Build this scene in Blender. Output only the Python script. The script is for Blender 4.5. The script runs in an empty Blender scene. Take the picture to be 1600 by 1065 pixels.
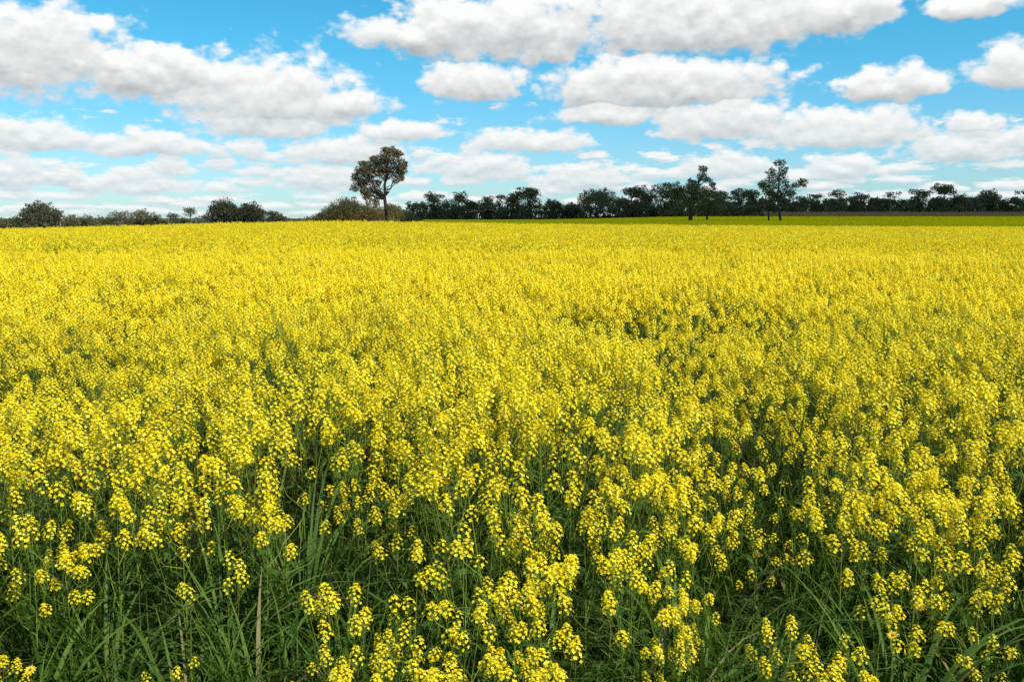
import bpy, math, random
import numpy as np
from math import radians, sin, cos, tan, pi
random.seed(7); rng = np.random.default_rng(7)

# ------------------------------------------------------------------ camera
S = bpy.context.scene
C = S.collection
F = 1422.2; PITCH = radians(7.79); CAMZ = 2.1; HZ = 338.0   # HZ: photo row of the true horizon
cd = bpy.data.cameras.new('camera'); cam = bpy.data.objects.new('camera', cd); C.objects.link(cam)
cd.lens = 32.0; cd.sensor_width = 36.0; cd.clip_start = 0.05; cd.clip_end = 30000
cam.location = (0, 0, CAMZ); cam.rotation_euler = (pi/2 - PITCH, 0, 0)
S.camera = cam

# ------------------------------------------------------------------ light
SUN_EL = radians(52); SUN_AZ = radians(128)      # azimuth clockwise from +Y (view direction): behind the camera, to the right
SD = np.array([sin(SUN_AZ)*cos(SUN_EL), cos(SUN_AZ)*cos(SUN_EL), sin(SUN_EL)])
sl = bpy.data.lights.new('sun', 'SUN'); sl.energy = 5.0; sl.angle = radians(0.53); sl.color = (1.0, 0.955, 0.88)
so = bpy.data.objects.new('sun', sl); C.objects.link(so); so.location = (0, 0, 50)
from mathutils import Vector
so.rotation_euler = Vector(SD).to_track_quat('Z', 'Y').to_euler()
S.view_settings.view_transform = 'Standard'; S.view_settings.look = 'None'
S.view_settings.exposure = 0.3; S.view_settings.gamma = 1.0
S.render.engine = 'CYCLES'
S.cycles.max_bounces = 4; S.cycles.diffuse_bounces = 3; S.cycles.glossy_bounces = 1
S.cycles.use_adaptive_sampling = True; S.cycles.adaptive_threshold = 0.015; S.cycles.transmission_bounces = 3; S.cycles.transparent_max_bounces = 4
S.cycles.caustics_reflective = False; S.cycles.caustics_refractive = False
S.cycles.sample_clamp_indirect = 6
S.cycles.use_denoising = False

# ------------------------------------------------------------------ sky (world shader)
W = bpy.data.worlds.new('World'); S.world = W; W.use_nodes = True
nt = W.node_tree; nt.nodes.clear()

class G:
    """tiny node-graph writer"""
    def __init__(s, nt): s.nt = nt
    def n(s, typ, **kw):
        o = s.nt.nodes.new(typ)
        for k, v in kw.items(): setattr(o, k, v)
        return o
    def put(s, sock, v):
        if isinstance(v, bpy.types.NodeSocket): s.nt.links.new(v, sock)
        else: sock.default_value = v
    def m(s, op, a, b=0.0, c=0.0, clamp=False):
        o = s.n('ShaderNodeMath', operation=op, use_clamp=clamp)
        s.put(o.inputs[0], a); s.put(o.inputs[1], b); s.put(o.inputs[2], c); return o.outputs[0]
    def v(s, op, a, b=(0, 0, 0), c=(0, 0, 0)):
        o = s.n('ShaderNodeVectorMath', operation=op)
        s.put(o.inputs[0], a); s.put(o.inputs[1], b)
        if op == 'MULTIPLY_ADD': s.put(o.inputs[2], c)
        return o.outputs['Value'] if op in ('DOT_PRODUCT', 'LENGTH') else o.outputs[0]
    def xyz(s, x, y, z=0.0):
        o = s.n('ShaderNodeCombineXYZ'); s.put(o.inputs[0], x); s.put(o.inputs[1], y); s.put(o.inputs[2], z); return o.outputs[0]
    def noise(s, vec, scale, detail=5.0, rough=0.55, dist=0.0, lac=2.0):
        o = s.n('ShaderNodeTexNoise'); s.put(o.inputs['Vector'], vec)
        o.inputs['Scale'].default_value = scale; o.inputs['Detail'].default_value = detail
        o.inputs['Roughness'].default_value = rough; o.inputs['Distortion'].default_value = dist
        o.inputs['Lacunarity'].default_value = lac
        return o.outputs['Fac']
    def ss(s, x, a, b, lo=0.0, hi=1.0):
        o = s.n('ShaderNodeMapRange', interpolation_type='SMOOTHSTEP')
        s.put(o.inputs['Value'], x); s.put(o.inputs['From Min'], a); s.put(o.inputs['From Max'], b)
        s.put(o.inputs['To Min'], lo); s.put(o.inputs['To Max'], hi); return o.outputs[0]
    def mix(s, f, a, b, mode='MIX'):
        o = s.n('ShaderNodeMix', data_type='RGBA', blend_type=mode)
        s.put(o.inputs[0], f); s.put(o.inputs[6], a); s.put(o.inputs[7], b); return o.outputs[2]

g = G(nt)
tc = g.n('ShaderNodeTexCoord'); sep = g.n('ShaderNodeSeparateXYZ'); nt.links.new(tc.outputs['Generated'], sep.inputs[0])
az = g.m('MULTIPLY', g.m('ARCTAN2', sep.outputs[0], sep.outputs[1]), 180/pi)
el = g.m('MULTIPLY', g.m('ARCSINE', sep.outputs[2]), 180/pi)
sky = g.n('ShaderNodeTexSky', sky_type='NISHITA', sun_disc=False, sun_elevation=SUN_EL, sun_rotation=SUN_AZ,
          altitude=250, air_density=1.0, dust_density=0.3, ozone_density=2.0)

# the cumulus of that day: (azimuth, elevation of base line, half width, height) in degrees, from the photo's positions
def azel(px, py):
    dx = (px-800)/F; dy = (532.5-py)/F
    d = (dx, cos(PITCH)+dy*sin(PITCH), -sin(PITCH)+dy*cos(PITCH))
    L = math.sqrt(sum(q*q for q in d))
    return math.degrees(math.atan2(d[0], d[1])), math.degrees(math.asin(d[2]/L))
#            x0    x1   ytop  ybase
CLOUDS = [(-260, 230, -30, 150), (120, 350, 62, 150), (260, 575, 78, 205), (440, 625, 138, 182), (310, 520, 172, 216),
          (-60, 160, 182, 240), (130, 340, 202, 246), (-60, 90, 228, 300), (60, 150, 255, 290),
          (515, 760, 22, 78), (600, 1000, -30, 100), (850, 1350, -50, 90), (655, 820, 95, 156), (835, 1220, 78, 170), (1180, 1420, -40, 60),
          (1285, 1490, 100, 158), (1500, 1760, 62, 135), (860, 1025, 160, 196), (1020, 1240, 150, 222), (1150, 1480, 168, 232),
          (560, 692, 188, 220), (720, 930, 200, 238), (345, 430, 218, 248), (430, 650, 208, 262), (1390, 1620, 195, 256),
          (1480, 1560, 170, 205), (650, 830, 236, 285), (820, 1000, 252, 300), (1060, 1220, 232, 280), (225, 310, 242, 276),
          (1440, 1600, -20, 28), (1240, 1400, 240, 285), (420, 600, 255, 300), (1560, 1700, 180, 240), (60, 340, 268, 305)]
CL = []
for (x0, x1, yt, yb) in CLOUDS:
    a0, _ = azel(x0, yb); a1, _ = azel(x1, yb); am, eb = azel((x0+x1)/2, yb); _, et = azel((x0+x1)/2, yt)
    ec = eb + (et-eb)*0.34
    CL.append((am, ec, 1/(abs(a1-a0)/2*1.04), 1/((et-ec)*1.04)))
def density(e, shade):
    """cloud field at elevation e; shade also gives the height inside the cloud that wins"""
    n1 = g.noise(g.xyz(az, g.m('MULTIPLY', e, 1.6), 3.1), 0.34, 8.0, 0.58)
    n2 = g.noise(g.xyz(az, g.m('MULTIPLY', e, 3.0), 9.7), 0.75, 7.0, 0.60)
    n3 = g.noise(g.xyz(g.m('MULTIPLY', az, 0.55), g.m('MULTIPLY', e, 4.2), 5.5), 0.62, 7.0, 0.58)
    lowmix = g.ss(e, 2.0, 7.5)
    nn = g.m('ADD', g.m('MULTIPLY', n1, lowmix), g.m('MULTIPLY', n2, g.m('SUBTRACT', 1.0, lowmix)))
    vo = g.n('ShaderNodeTexVoronoi', feature='SMOOTH_F1'); g.put(vo.inputs['Vector'], g.xyz(az, g.m('MULTIPLY', e, 1.5), g.m('MULTIPLY', n1, 2.0)))
    vo.inputs['Scale'].default_value = 0.75; vo.inputs['Detail'].default_value = 2.0; vo.inputs['Roughness'].default_value = 0.55; vo.inputs['Smoothness'].default_value = 0.35
    puff = g.m('MULTIPLY', g.m('SUBTRACT', 0.50, vo.outputs['Distance']), 0.60)
    wx = g.noise(g.xyz(az, e, 20.0), 0.45, 3.0, 0.5); wy = g.noise(g.xyz(az, e, 40.0), 0.5, 3.0, 0.5)
    p = g.xyz(g.m('ADD', az, g.m('MULTIPLY', g.m('SUBTRACT', wx, 0.5), 3.0)), g.m('ADD', e, g.m('MULTIPLY', g.m('SUBTRACT', wy, 0.5), 0.9)))
    mn = None; hh = None
    for (am, ec, sx, sy) in CL:
        v = g.v('MULTIPLY_ADD', p, (sx, sy, 0), (-am*sx, -ec*sy, 0))
        b = g.v('MULTIPLY', v, (0, -0.45, 0))
        w = g.v('MULTIPLY_ADD', g.v('ABSOLUTE', v), (1, 1.45, 0), b)
        d = g.v('DOT_PRODUCT', w, w)
        if shade:
            y = g.v('DOT_PRODUCT', v, (0, 1, 0))
            if mn is None: hh = y
            else:
                k = g.ss(g.m('SUBTRACT', mn, d), -0.14, 0.14)
                hh = g.m('ADD', g.m('MULTIPLY', y, k), g.m('MULTIPLY', hh, g.m('SUBTRACT', 1.0, k)))
        mn = d if mn is None else g.m('MINIMUM', mn, d)
    f = g.m('MAXIMUM', g.m('SUBTRACT', 1.0, g.m('POWER', mn, 0.72)), -0.95)
    f = g.m('ADD', f, g.m('ADD', puff, g.m('MULTIPLY_ADD', g.m('SUBTRACT', nn, 0.5), 2.1, 0.36)))
    # rows of small far cumulus that crowd together towards the horizon, thin streaks right above it
    ws = g.m('MULTIPLY', g.m('SUBTRACT', n3, 0.5), 1.1)
    yy_ = g.m('ADD', g.m('MULTIPLY', g.m('LOGARITHM', g.m('MAXIMUM', g.m('ADD', e, 1.3), 0.2), math.e), 3.9), g.m('MULTIPLY', ws, 0.5))
    xx_ = g.m('ADD', g.m('MULTIPLY', az, 0.30), ws)
    vc = g.n('ShaderNodeTexVoronoi', voronoi_dimensions='2D', feature='F1'); vc.inputs['Scale'].default_value = 1.0; vc.inputs['Randomness'].default_value = 0.85
    g.put(vc.inputs['Vector'], g.xyz(xx_, yy_, 0.0))
    sy_ = g.n('ShaderNodeSeparateXYZ'); g.put(sy_.inputs[0], vc.outputs['Position'])
    h2 = g.m('MULTIPLY', g.m('SUBTRACT', yy_, sy_.outputs[1]), 1.7)
    cov = g.m('SUBTRACT', g.ss(e, 6.6, 1.2, 0.25, 1.12), g.ss(e, 6.4, 8.2, 0.0, 1.2))
    f2 = g.m('ADD', g.m('MULTIPLY_ADD', vc.outputs['Distance'], -1.9, cov), g.m('MULTIPLY', g.m('SUBTRACT', n2, 0.5), 2.6))
    f2 = g.m('SUBTRACT', f2, g.m('MULTIPLY', g.m('MAXIMUM', g.m('MULTIPLY', h2, -1.0), 0.0), 0.5))
    if shade:
        k = g.ss(g.m('SUBTRACT', f2, f), -0.06, 0.06)
        hh = g.m('ADD', g.m('MULTIPLY', h2, k), g.m('MULTIPLY', hh, g.m('SUBTRACT', 1.0, k)))
    away = g.m('MAXIMUM', g.ss(g.m('ABSOLUTE', az), 33.0, 42.0), g.ss(e, 14.5, 19.0))
    f3 = g.m('ADD', g.m('MULTIPLY_ADD', away, 0.95, -0.98), g.m('MULTIPLY', g.m('SUBTRACT', n1, 0.5), 3.0))
    return g.m('MAXIMUM', g.m('MAXIMUM', f, f2), f3), hh
d0, hh = density(el, True)
d1, _ = density(g.m('ADD', el, g.m('MULTIPLY_ADD', el, 0.055, 0.22)), False)
mask = g.ss(d0, -0.10, 0.50)
diff = g.m('SUBTRACT', d0, d1)
upw = g.ss(el, 3.5, 7.5)
lit = g.m('MULTIPLY_ADD', diff, 0.46, 0.56)
hcl = g.m('MINIMUM', g.m('MAXIMUM', hh, -0.8), 0.9)
lit = g.m('ADD', lit, g.m('MULTIPLY', hcl, g.m('MULTIPLY_ADD', upw, 0.20, 0.22)))
lit = g.m('ADD', lit, g.ss(d0, 0.7, 0.1, 0.0, 0.16))
lit = g.m('MINIMUM', g.m('MAXIMUM', lit, 0.0), 1.0)
ccol = g.mix(lit, (3.5, 3.7, 3.8, 1), (7.9, 8.0, 7.9, 1))
lowc = g.mix(lit, (4.1, 5.1, 5.6, 1), (7.4, 7.7, 7.7, 1))
ccol = g.mix(g.ss(el, 1.0, 8.0), lowc, ccol)
tint = g.mix(g.ss(el, 0.5, 12.0), (0.60, 0.90, 1.14, 1), (0.29, 1.05, 1.20, 1))
skyc = g.mix(1.0, sky.outputs[0], tint, 'MULTIPLY')
fin = g.mix(mask, skyc, ccol)
bg = g.n('ShaderNodeBackground'); g.put(bg.inputs[0], fin); bg.inputs[1].default_value = 0.10
wo = g.n('ShaderNodeOutputWorld'); nt.links.new(bg.outputs[0], wo.inputs[0])
W.cycles.sampling_method = 'MANUAL'; W.cycles.sample_map_resolution = 512

# ------------------------------------------------------------------ materials
def mat(name): 
    m = bpy.data.materials.new(name); m.use_nodes = True; m.node_tree.nodes.clear(); return m, G(m.node_tree)
def leafy(name, c1, c2, trans=0.35, rough=0.5, spec=0.3, tcol=None, c3=None, p3=0.9, big=None):
    """two-tone per-leaf colour, part of the light passing through"""
    m, g = mat(name)
    geo = g.n('ShaderNodeNewGeometry'); r = geo.outputs['Random Per Island']
    col = g.mix(r, c1+(1,), c2+(1,))
    if big:
        tcn = g.n('ShaderNodeNewGeometry')
        nz = g.noise(tcn.outputs['Position'], big[0], 3.0, 0.6)
        col = g.mix(g.ss(nz, 0.38, 0.62), col, g.mix(1.0, col, big[1]+(1,), 'MULTIPLY'))
    if c3:
        r2 = g.m('FRACT', g.m('MULTIPLY', r, 17.31))
        col = g.mix(g.m('GREATER_THAN', r2, p3), col, c3+(1,))
    b = g.n('ShaderNodeBsdfPrincipled'); g.put(b.inputs['Base Color'], col)
    b.inputs['Roughness'].default_value = rough; b.inputs['Specular IOR Level'].default_value = spec
    t = g.n('ShaderNodeBsdfTranslucent'); g.put(t.inputs[0], g.mix(1.0, col, (tcol or (1.1, 1.15, 0.7))+(1,), 'MULTIPLY'))
    mx = g.n('ShaderNodeMixShader'); mx.inputs[0].default_value = trans
    m.node_tree.links.new(b.outputs[0], mx.inputs[1]); m.node_tree.links.new(t.outputs[0], mx.inputs[2])
    o = g.n('ShaderNodeOutputMaterial'); m.node_tree.links.new(mx.outputs[0], o.inputs[0]); return m
M_PETAL = leafy('canola_petal', (0.90, 0.76, 0.014), (0.87, 0.61, 0.007), 0.30, 0.55, 0.2, (1.05, 1.0, 0.6), c3=(0.90, 0.82, 0.07), p3=0.82)
M_STEM = leafy('canola_stem', (0.13, 0.20, 0.022), (0.21, 0.26, 0.035), 0.2, 0.6, 0.15)
M_LEAF = leafy('canola_leaf', (0.040, 0.090, 0.014), (0.070, 0.13, 0.022), 0.30, 0.55, 0.2, c3=(0.22, 0.20, 0.06), p3=0.93)
M_BUD = leafy('canola_bud', (0.30, 0.34, 0.04), (0.45, 0.42, 0.04), 0.2, 0.6, 0.2)
M_GRASS = leafy('grass_blade', (0.018, 0.046, 0.004), (0.085, 0.145, 0.014), 0.28, 0.5, 0.1, (1.2, 1.3, 0.5), c3=(0.17, 0.14, 0.05), p3=0.975)
M_TUFT = leafy('tuft_blade', (0.050, 0.100, 0.020), (0.115, 0.190, 0.035), 0.32, 0.5, 0.07, (1.1, 1.2, 0.6), c3=(0.22, 0.19, 0.08), p3=0.95)
M_GUM = leafy('eucalypt_leaf', (0.100, 0.098, 0.040), (0.165, 0.155, 0.070), 0.3, 0.5, 0.3)
M_GUMD = leafy('eucalypt_leaf_dark', (0.115, 0.108, 0.045), (0.185, 0.170, 0.075), 0.3, 0.5, 0.3)
M_OLIVE = leafy('olive_brown_leaf', (0.075, 0.064, 0.026), (0.150, 0.118, 0.048), 0.25, 0.6, 0.2)
M_MOSS = leafy('dark_olive_leaf', (0.050, 0.055, 0.022), (0.105, 0.100, 0.042), 0.22, 0.6, 0.2)
M_DARK = leafy('shaded_gum_leaf', (0.040, 0.046, 0.024), (0.075, 0.078, 0.040), 0.2, 0.5, 0.2)
M_PALE = leafy('pale_leaf', (0.12, 0.13, 0.09), (0.19, 0.18, 0.13), 0.2, 0.6, 0.2)
M_DISC = leafy('daisy_disc', (0.10, 0.06, 0.01), (0.20, 0.11, 0.01), 0.0, 0.8, 0.1)
M_DAISY = leafy('daisy_petal', (0.85, 0.52, 0.02), (0.88, 0.62, 0.04), 0.3, 0.5, 0.2, (1, .9, .5))
def plain(name, c1, c2, scale=3.0, rough=0.9, c3=None, s3=0.05, bump=0.0):
    m, g = mat(name)
    geo = g.n('ShaderNodeNewGeometry'); P = geo.outputs['Position']
    n = g.noise(P, scale, 8.0, 0.65)
    col = g.mix(g.ss(n, 0.35, 0.65), c1+(1,), c2+(1,))
    if c3: col = g.mix(g.ss(g.noise(P, s3, 4.0, 0.6), 0.42, 0.6), col, c3+(1,))
    b = g.n('ShaderNodeBsdfPrincipled'); g.put(b.inputs['Base Color'], col)
    b.inputs['Roughness'].default_value = rough; b.inputs['Specular IOR Level'].default_value = 0.0
    if bump:
        bn = g.n('ShaderNodeBump'); bn.inputs['Strength'].default_value = 1.0; bn.inputs['Distance'].default_value = bump
        g.put(bn.inputs['Height'], n); m.node_tree.links.new(bn.outputs[0], b.inputs['Normal'])
    o = g.n('ShaderNodeOutputMaterial'); m.node_tree.links.new(b.outputs[0], o.inputs[0]); return m
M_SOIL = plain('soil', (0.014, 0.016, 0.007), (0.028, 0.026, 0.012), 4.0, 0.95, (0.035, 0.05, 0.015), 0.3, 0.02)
M_BROWN = plain('fallow_soil', (0.25, 0.13, 0.05), (0.34, 0.18, 0.075), 0.06, 0.95, (0.24, 0.16, 0.05), 0.02, 0.1)
M_BARK = plain('bark', (0.030, 0.025, 0.020), (0.065, 0.052, 0.040), 2.5, 0.9)
M_BARKP = plain('pale_bark', (0.20, 0.17, 0.14), (0.32, 0.28, 0.23), 2.5, 0.8)
M_CLOUD, cg = mat('cloud')
_d = cg.n('ShaderNodeBsdfDiffuse'); _d.inputs[0].default_value = (.9, .9, .9, 1)
_t = cg.n('ShaderNodeBsdfTranslucent'); _t.inputs[0].default_value = (.85, .87, .9, 1)
_x = cg.n('ShaderNodeMixShader'); _x.inputs[0].default_value = 0.5
_o = cg.n('ShaderNodeOutputMaterial')
M_CLOUD.node_tree.links.new(_d.outputs[0], _x.inputs[1]); M_CLOUD.node_tree.links.new(_t.outputs[0], _x.inputs[2]); M_CLOUD.node_tree.links.new(_x.outputs[0], _o.inputs[0])

# ------------------------------------------------------------------ mesh helpers
def make_mesh(name, V, T, mats, mi=None, smooth=False):
    me = bpy.data.meshes.new(name)
    V = np.asarray(V, np.float32); T = np.asarray(T, np.int32)
    me.vertices.add(len(V)); me.vertices.foreach_set('co', V.ravel())
    k = T.shape[1]
    me.loops.add(T.size); me.loops.foreach_set('vertex_index', T.ravel())
    me.polygons.add(len(T)); me.polygons.foreach_set('loop_start', np.arange(0, T.size, k, dtype=np.int32))
    try: me.polygons.foreach_set('loop_total', np.full(len(T), k, np.int32))
    except Exception: pass
    for m in mats: me.materials.append(m)
    if mi is not None: me.polygons.foreach_set('material_index', np.asarray(mi, np.int32))
    me.polygons.foreach_set('use_smooth', np.full(len(T), smooth, bool))
    me.update(calc_edges=True); return me
class Acc:
    def __init__(s): s.V = []; s.T = []; s.M = []; s.n = 0
    def add(s, V, T, m=0):
        V = np.asarray(V, float); T = np.asarray(T, int)
        s.V.append(V); s.T.append(T+s.n); s.M.append(np.full(len(T), m)); s.n += len(V)
    def get(s):
        if not s.V: return np.zeros((0, 3)), np.zeros((0, 3), int), np.zeros(0, int)
        return np.concatenate(s.V), np.concatenate(s.T), np.concatenate(s.M)
    def mesh(s, name, mats, smooth=False):
        V, T, M = s.get(); return make_mesh(name, V, T, mats, M, smooth)
def link(name, me, parent=None, loc=None):
    o = bpy.data.objects.new(name, me); C.objects.link(o)
    if parent is not None: o.parent = parent
    if loc is not None: o.location = loc
    return o
def tag(o, label=None, cat=None, group=None, kind=None):
    if label: o['label'] = label
    if cat: o['category'] = cat
    if group: o['group'] = group
    if kind: o['kind'] = kind
    return o
def tube(a, pts, rad, n=4, m=0):
    """tapered tube along pts"""
    pts = np.asarray(pts, float); k = len(pts)
    t = np.gradient(pts, axis=0); t /= np.linalg.norm(t, axis=1)[:, None]+1e-9
    ref = np.array([0.31, 0.95, 0.05]); u = np.cross(t, ref); u /= np.linalg.norm(u, axis=1)[:, None]+1e-9; w = np.cross(t, u)
    an = np.arange(n)*2*pi/n
    V = (pts[:, None, :] + (np.cos(an)[None, :, None]*u[:, None, :] + np.sin(an)[None, :, None]*w[:, None, :])*np.asarray(rad)[:, None, None]).reshape(-1, 3)
    T = []
    for i in range(k-1):
        for j in range(n):
            p = i*n+j; q = i*n+(j+1) % n
            T += [(p, q, q+n), (p, q+n, p+n)]
    a.add(V, T, m)
def ribbon(a, pts, wid, side, m=0):
    pts = np.asarray(pts, float); k = len(pts); wid = np.asarray(wid)
    side = np.asarray(side, float); side = side/(np.linalg.norm(side)+1e-9)
    V = np.concatenate([pts-side*wid[:, None]/2, pts+side*wid[:, None]/2])
    T = []
    for i in range(k-1): T += [(i, i+1, k+i+1), (i, k+i+1, k+i)]
    a.add(V, T, m)
def unit(v): v = np.asarray(v, float); return v/(np.linalg.norm(v)+1e-9)
def frame(d):
    d = unit(d); r = np.array([1., 0, 0]) if abs(d[0]) < .8 else np.array([0, 1., 0])
    u = unit(np.cross(d, r)); return u, np.cross(d, u), d

# ------------------------------------------------------------------ terrain
def sst(a, b, x): t = np.clip((x-a)/(b-a), 0, 1); return t*t*(3-2*t)
CX = (np.array([-200, 0, 150, 250, 400, 500, 650, 800, 1000, 1200, 1600, 1900])-800)/F*70
CP = np.array([359, 357, 354, 351, 347, 345, 346.5, 349, 351, 353, 355, 356])
CZ = CAMZ-(CP-HZ)/F*70-1.32
def terrain(x, y):
    x = np.asarray(x, float); y = np.asarray(y, float)
    g1 = np.interp(x, CX, CZ)
    near = g1*sst(12, 70, y)
    right = sst(0.0, 0.22, x/np.maximum(y, 1.0))
    yy = np.maximum(y, 1)
    farR = np.interp(yy, [70, 130, 150, 350, 600, 900, 6000], [-.7, -.8, -.6, 0.95, 5.0, 5.0, -20])
    farC = np.interp(yy, [70, 130, 150, 350, 600, 900, 6000], [-1.2, -1.3, -1.2, -.25, -.2, -4, -30])
    farL = np.interp(yy, [70, 130, 150, 350, 600, 900, 6000], [-2.5, -3.2, -3.4, -3.8, -4.0, -6.0, -30])
    left = sst(-0.10, -0.17, x/np.maximum(y, 1.0))
    far = farC+(farR-farC)*right; far = far+(farL-far)*left
    k = sst(72, 125, y)
    return near*(1-k)+far*k
ys = np.concatenate([np.linspace(-60, 0, 8)[:-1], np.linspace(0, 30, 40)[:-1], np.linspace(30, 180, 90)[:-1], np.linspace(180, 900, 60)[:-1], np.geomspace(900, 14000, 16)])
us = np.linspace(-1, 1, 121)
gx = us[None, :]*(60+ys.clip(0)[:, None]*1.5); gy = np.repeat(ys[:, None], len(us), 1)
gz = terrain(gx, gy)
nr, nc = gx.shape
idx = np.arange(nr*nc).reshape(nr, nc)
Q = np.stack([idx[:-1, :-1], idx[:-1, 1:], idx[1:, 1:], idx[1:, :-1]], -1).reshape(-1, 4)
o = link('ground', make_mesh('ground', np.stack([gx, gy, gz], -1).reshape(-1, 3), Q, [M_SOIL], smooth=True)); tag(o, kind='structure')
# fallow paddock: a sheet laid on the ground beyond the far crop
fy = np.linspace(352, 640, 50); fu = np.linspace(0.17, 0.85, 50)
X = fu[None, :]*fy[:, None]; Y = np.repeat(fy[:, None], 50, 1)
idx = np.arange(2500).reshape(50, 50); Q = np.stack([idx[:-1, :-1], idx[:-1, 1:], idx[1:, 1:], idx[1:, :-1]], -1).reshape(-1, 4)
o = link('fallow_field', make_mesh('fallow_field', np.stack([X, Y, terrain(X, Y)+0.35], -1).reshape(-1, 3), Q, [M_BROWN], smooth=True)); tag(o, kind='structure')

# ------------------------------------------------------------------ the cloud that shades the far paddock (above the frame)
poly = [(-11, 128), (30, 104), (110, 92), (330, 330), (560, 900), (-120, 900), (-58, 500), (-27, 260)]
def inside(px, py):
    r = np.zeros(px.shape, bool); j = len(poly)-1
    for i in range(len(poly)):
        (xi, yi), (xj, yj) = poly[i], poly[j]
        c = ((yi > py) != (yj > py)) & (px < (xj-xi)*(py-yi)/(yj-yi+1e-9)+xi); r ^= c; j = i
    return r
ALT = 520.0; off = SD*(ALT/SD[2]); st = 6.0
cxs = np.arange(-130, 570, st); cys = np.arange(86, 906, st)
wob = lambda x, y: 7*np.sin(x*.051+y*.023)+5*np.sin(y*.083-x*.04+1.3)+3*np.sin(x*.21+y*.17)
GX, GY = np.meshgrid(cxs, cys); inn = inside(GX+wob(GY, GX)*.35, GY+wob(GX, GY)*.5)
dist = inn.astype(float); acc_d = dist.copy()
for _ in range(14):
    p = np.pad(dist, 1); dist = dist*(p[:-2, 1:-1]*p[2:, 1:-1]*p[1:-1, :-2]*p[1:-1, 2:] > 0); acc_d += dist
th = 9*acc_d**0.8+3*wob(GX*1.7, GY*1.3)*(acc_d > 1)
a = Acc(); cv = []; ct = []; vid = {}
def vtx(i, j, top):
    k = (i, j, top)
    if k not in vid:
        vid[k] = len(cv); t = th[min(i, th.shape[0]-1), min(j, th.shape[1]-1)]
        cv.append((cxs[0]+j*st+off[0], cys[0]+i*st+off[1], ALT+(max(t, 2) if top else -0.12*t)))
    return vid[k]
for i in range(len(cys)-1):
    for j in range(len(cxs)-1):
        if inn[i, j]:
            A_, B_, C_, D_ = [(i, j), (i, j+1), (i+1, j+1), (i+1, j)]
            ct.append([vtx(*A_, 1), vtx(*B_, 1), vtx(*C_, 1), vtx(*D_, 1)]); ct.append([vtx(*D_, 0), vtx(*C_, 0), vtx(*B_, 0), vtx(*A_, 0)])
            for (di, dj, P_, Q_) in ((-1, 0, A_, B_), (1, 0, C_, D_), (0, 1, B_, C_), (0, -1, D_, A_)):
                if not inn[i+di, j+dj]: ct.append([vtx(*P_, 0), vtx(*Q_, 0), vtx(*Q_, 1), vtx(*P_, 1)])
o = link('cloud', make_mesh('cloud', cv, ct, [M_CLOUD], smooth=True)); tag(o, kind='structure')

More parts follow.
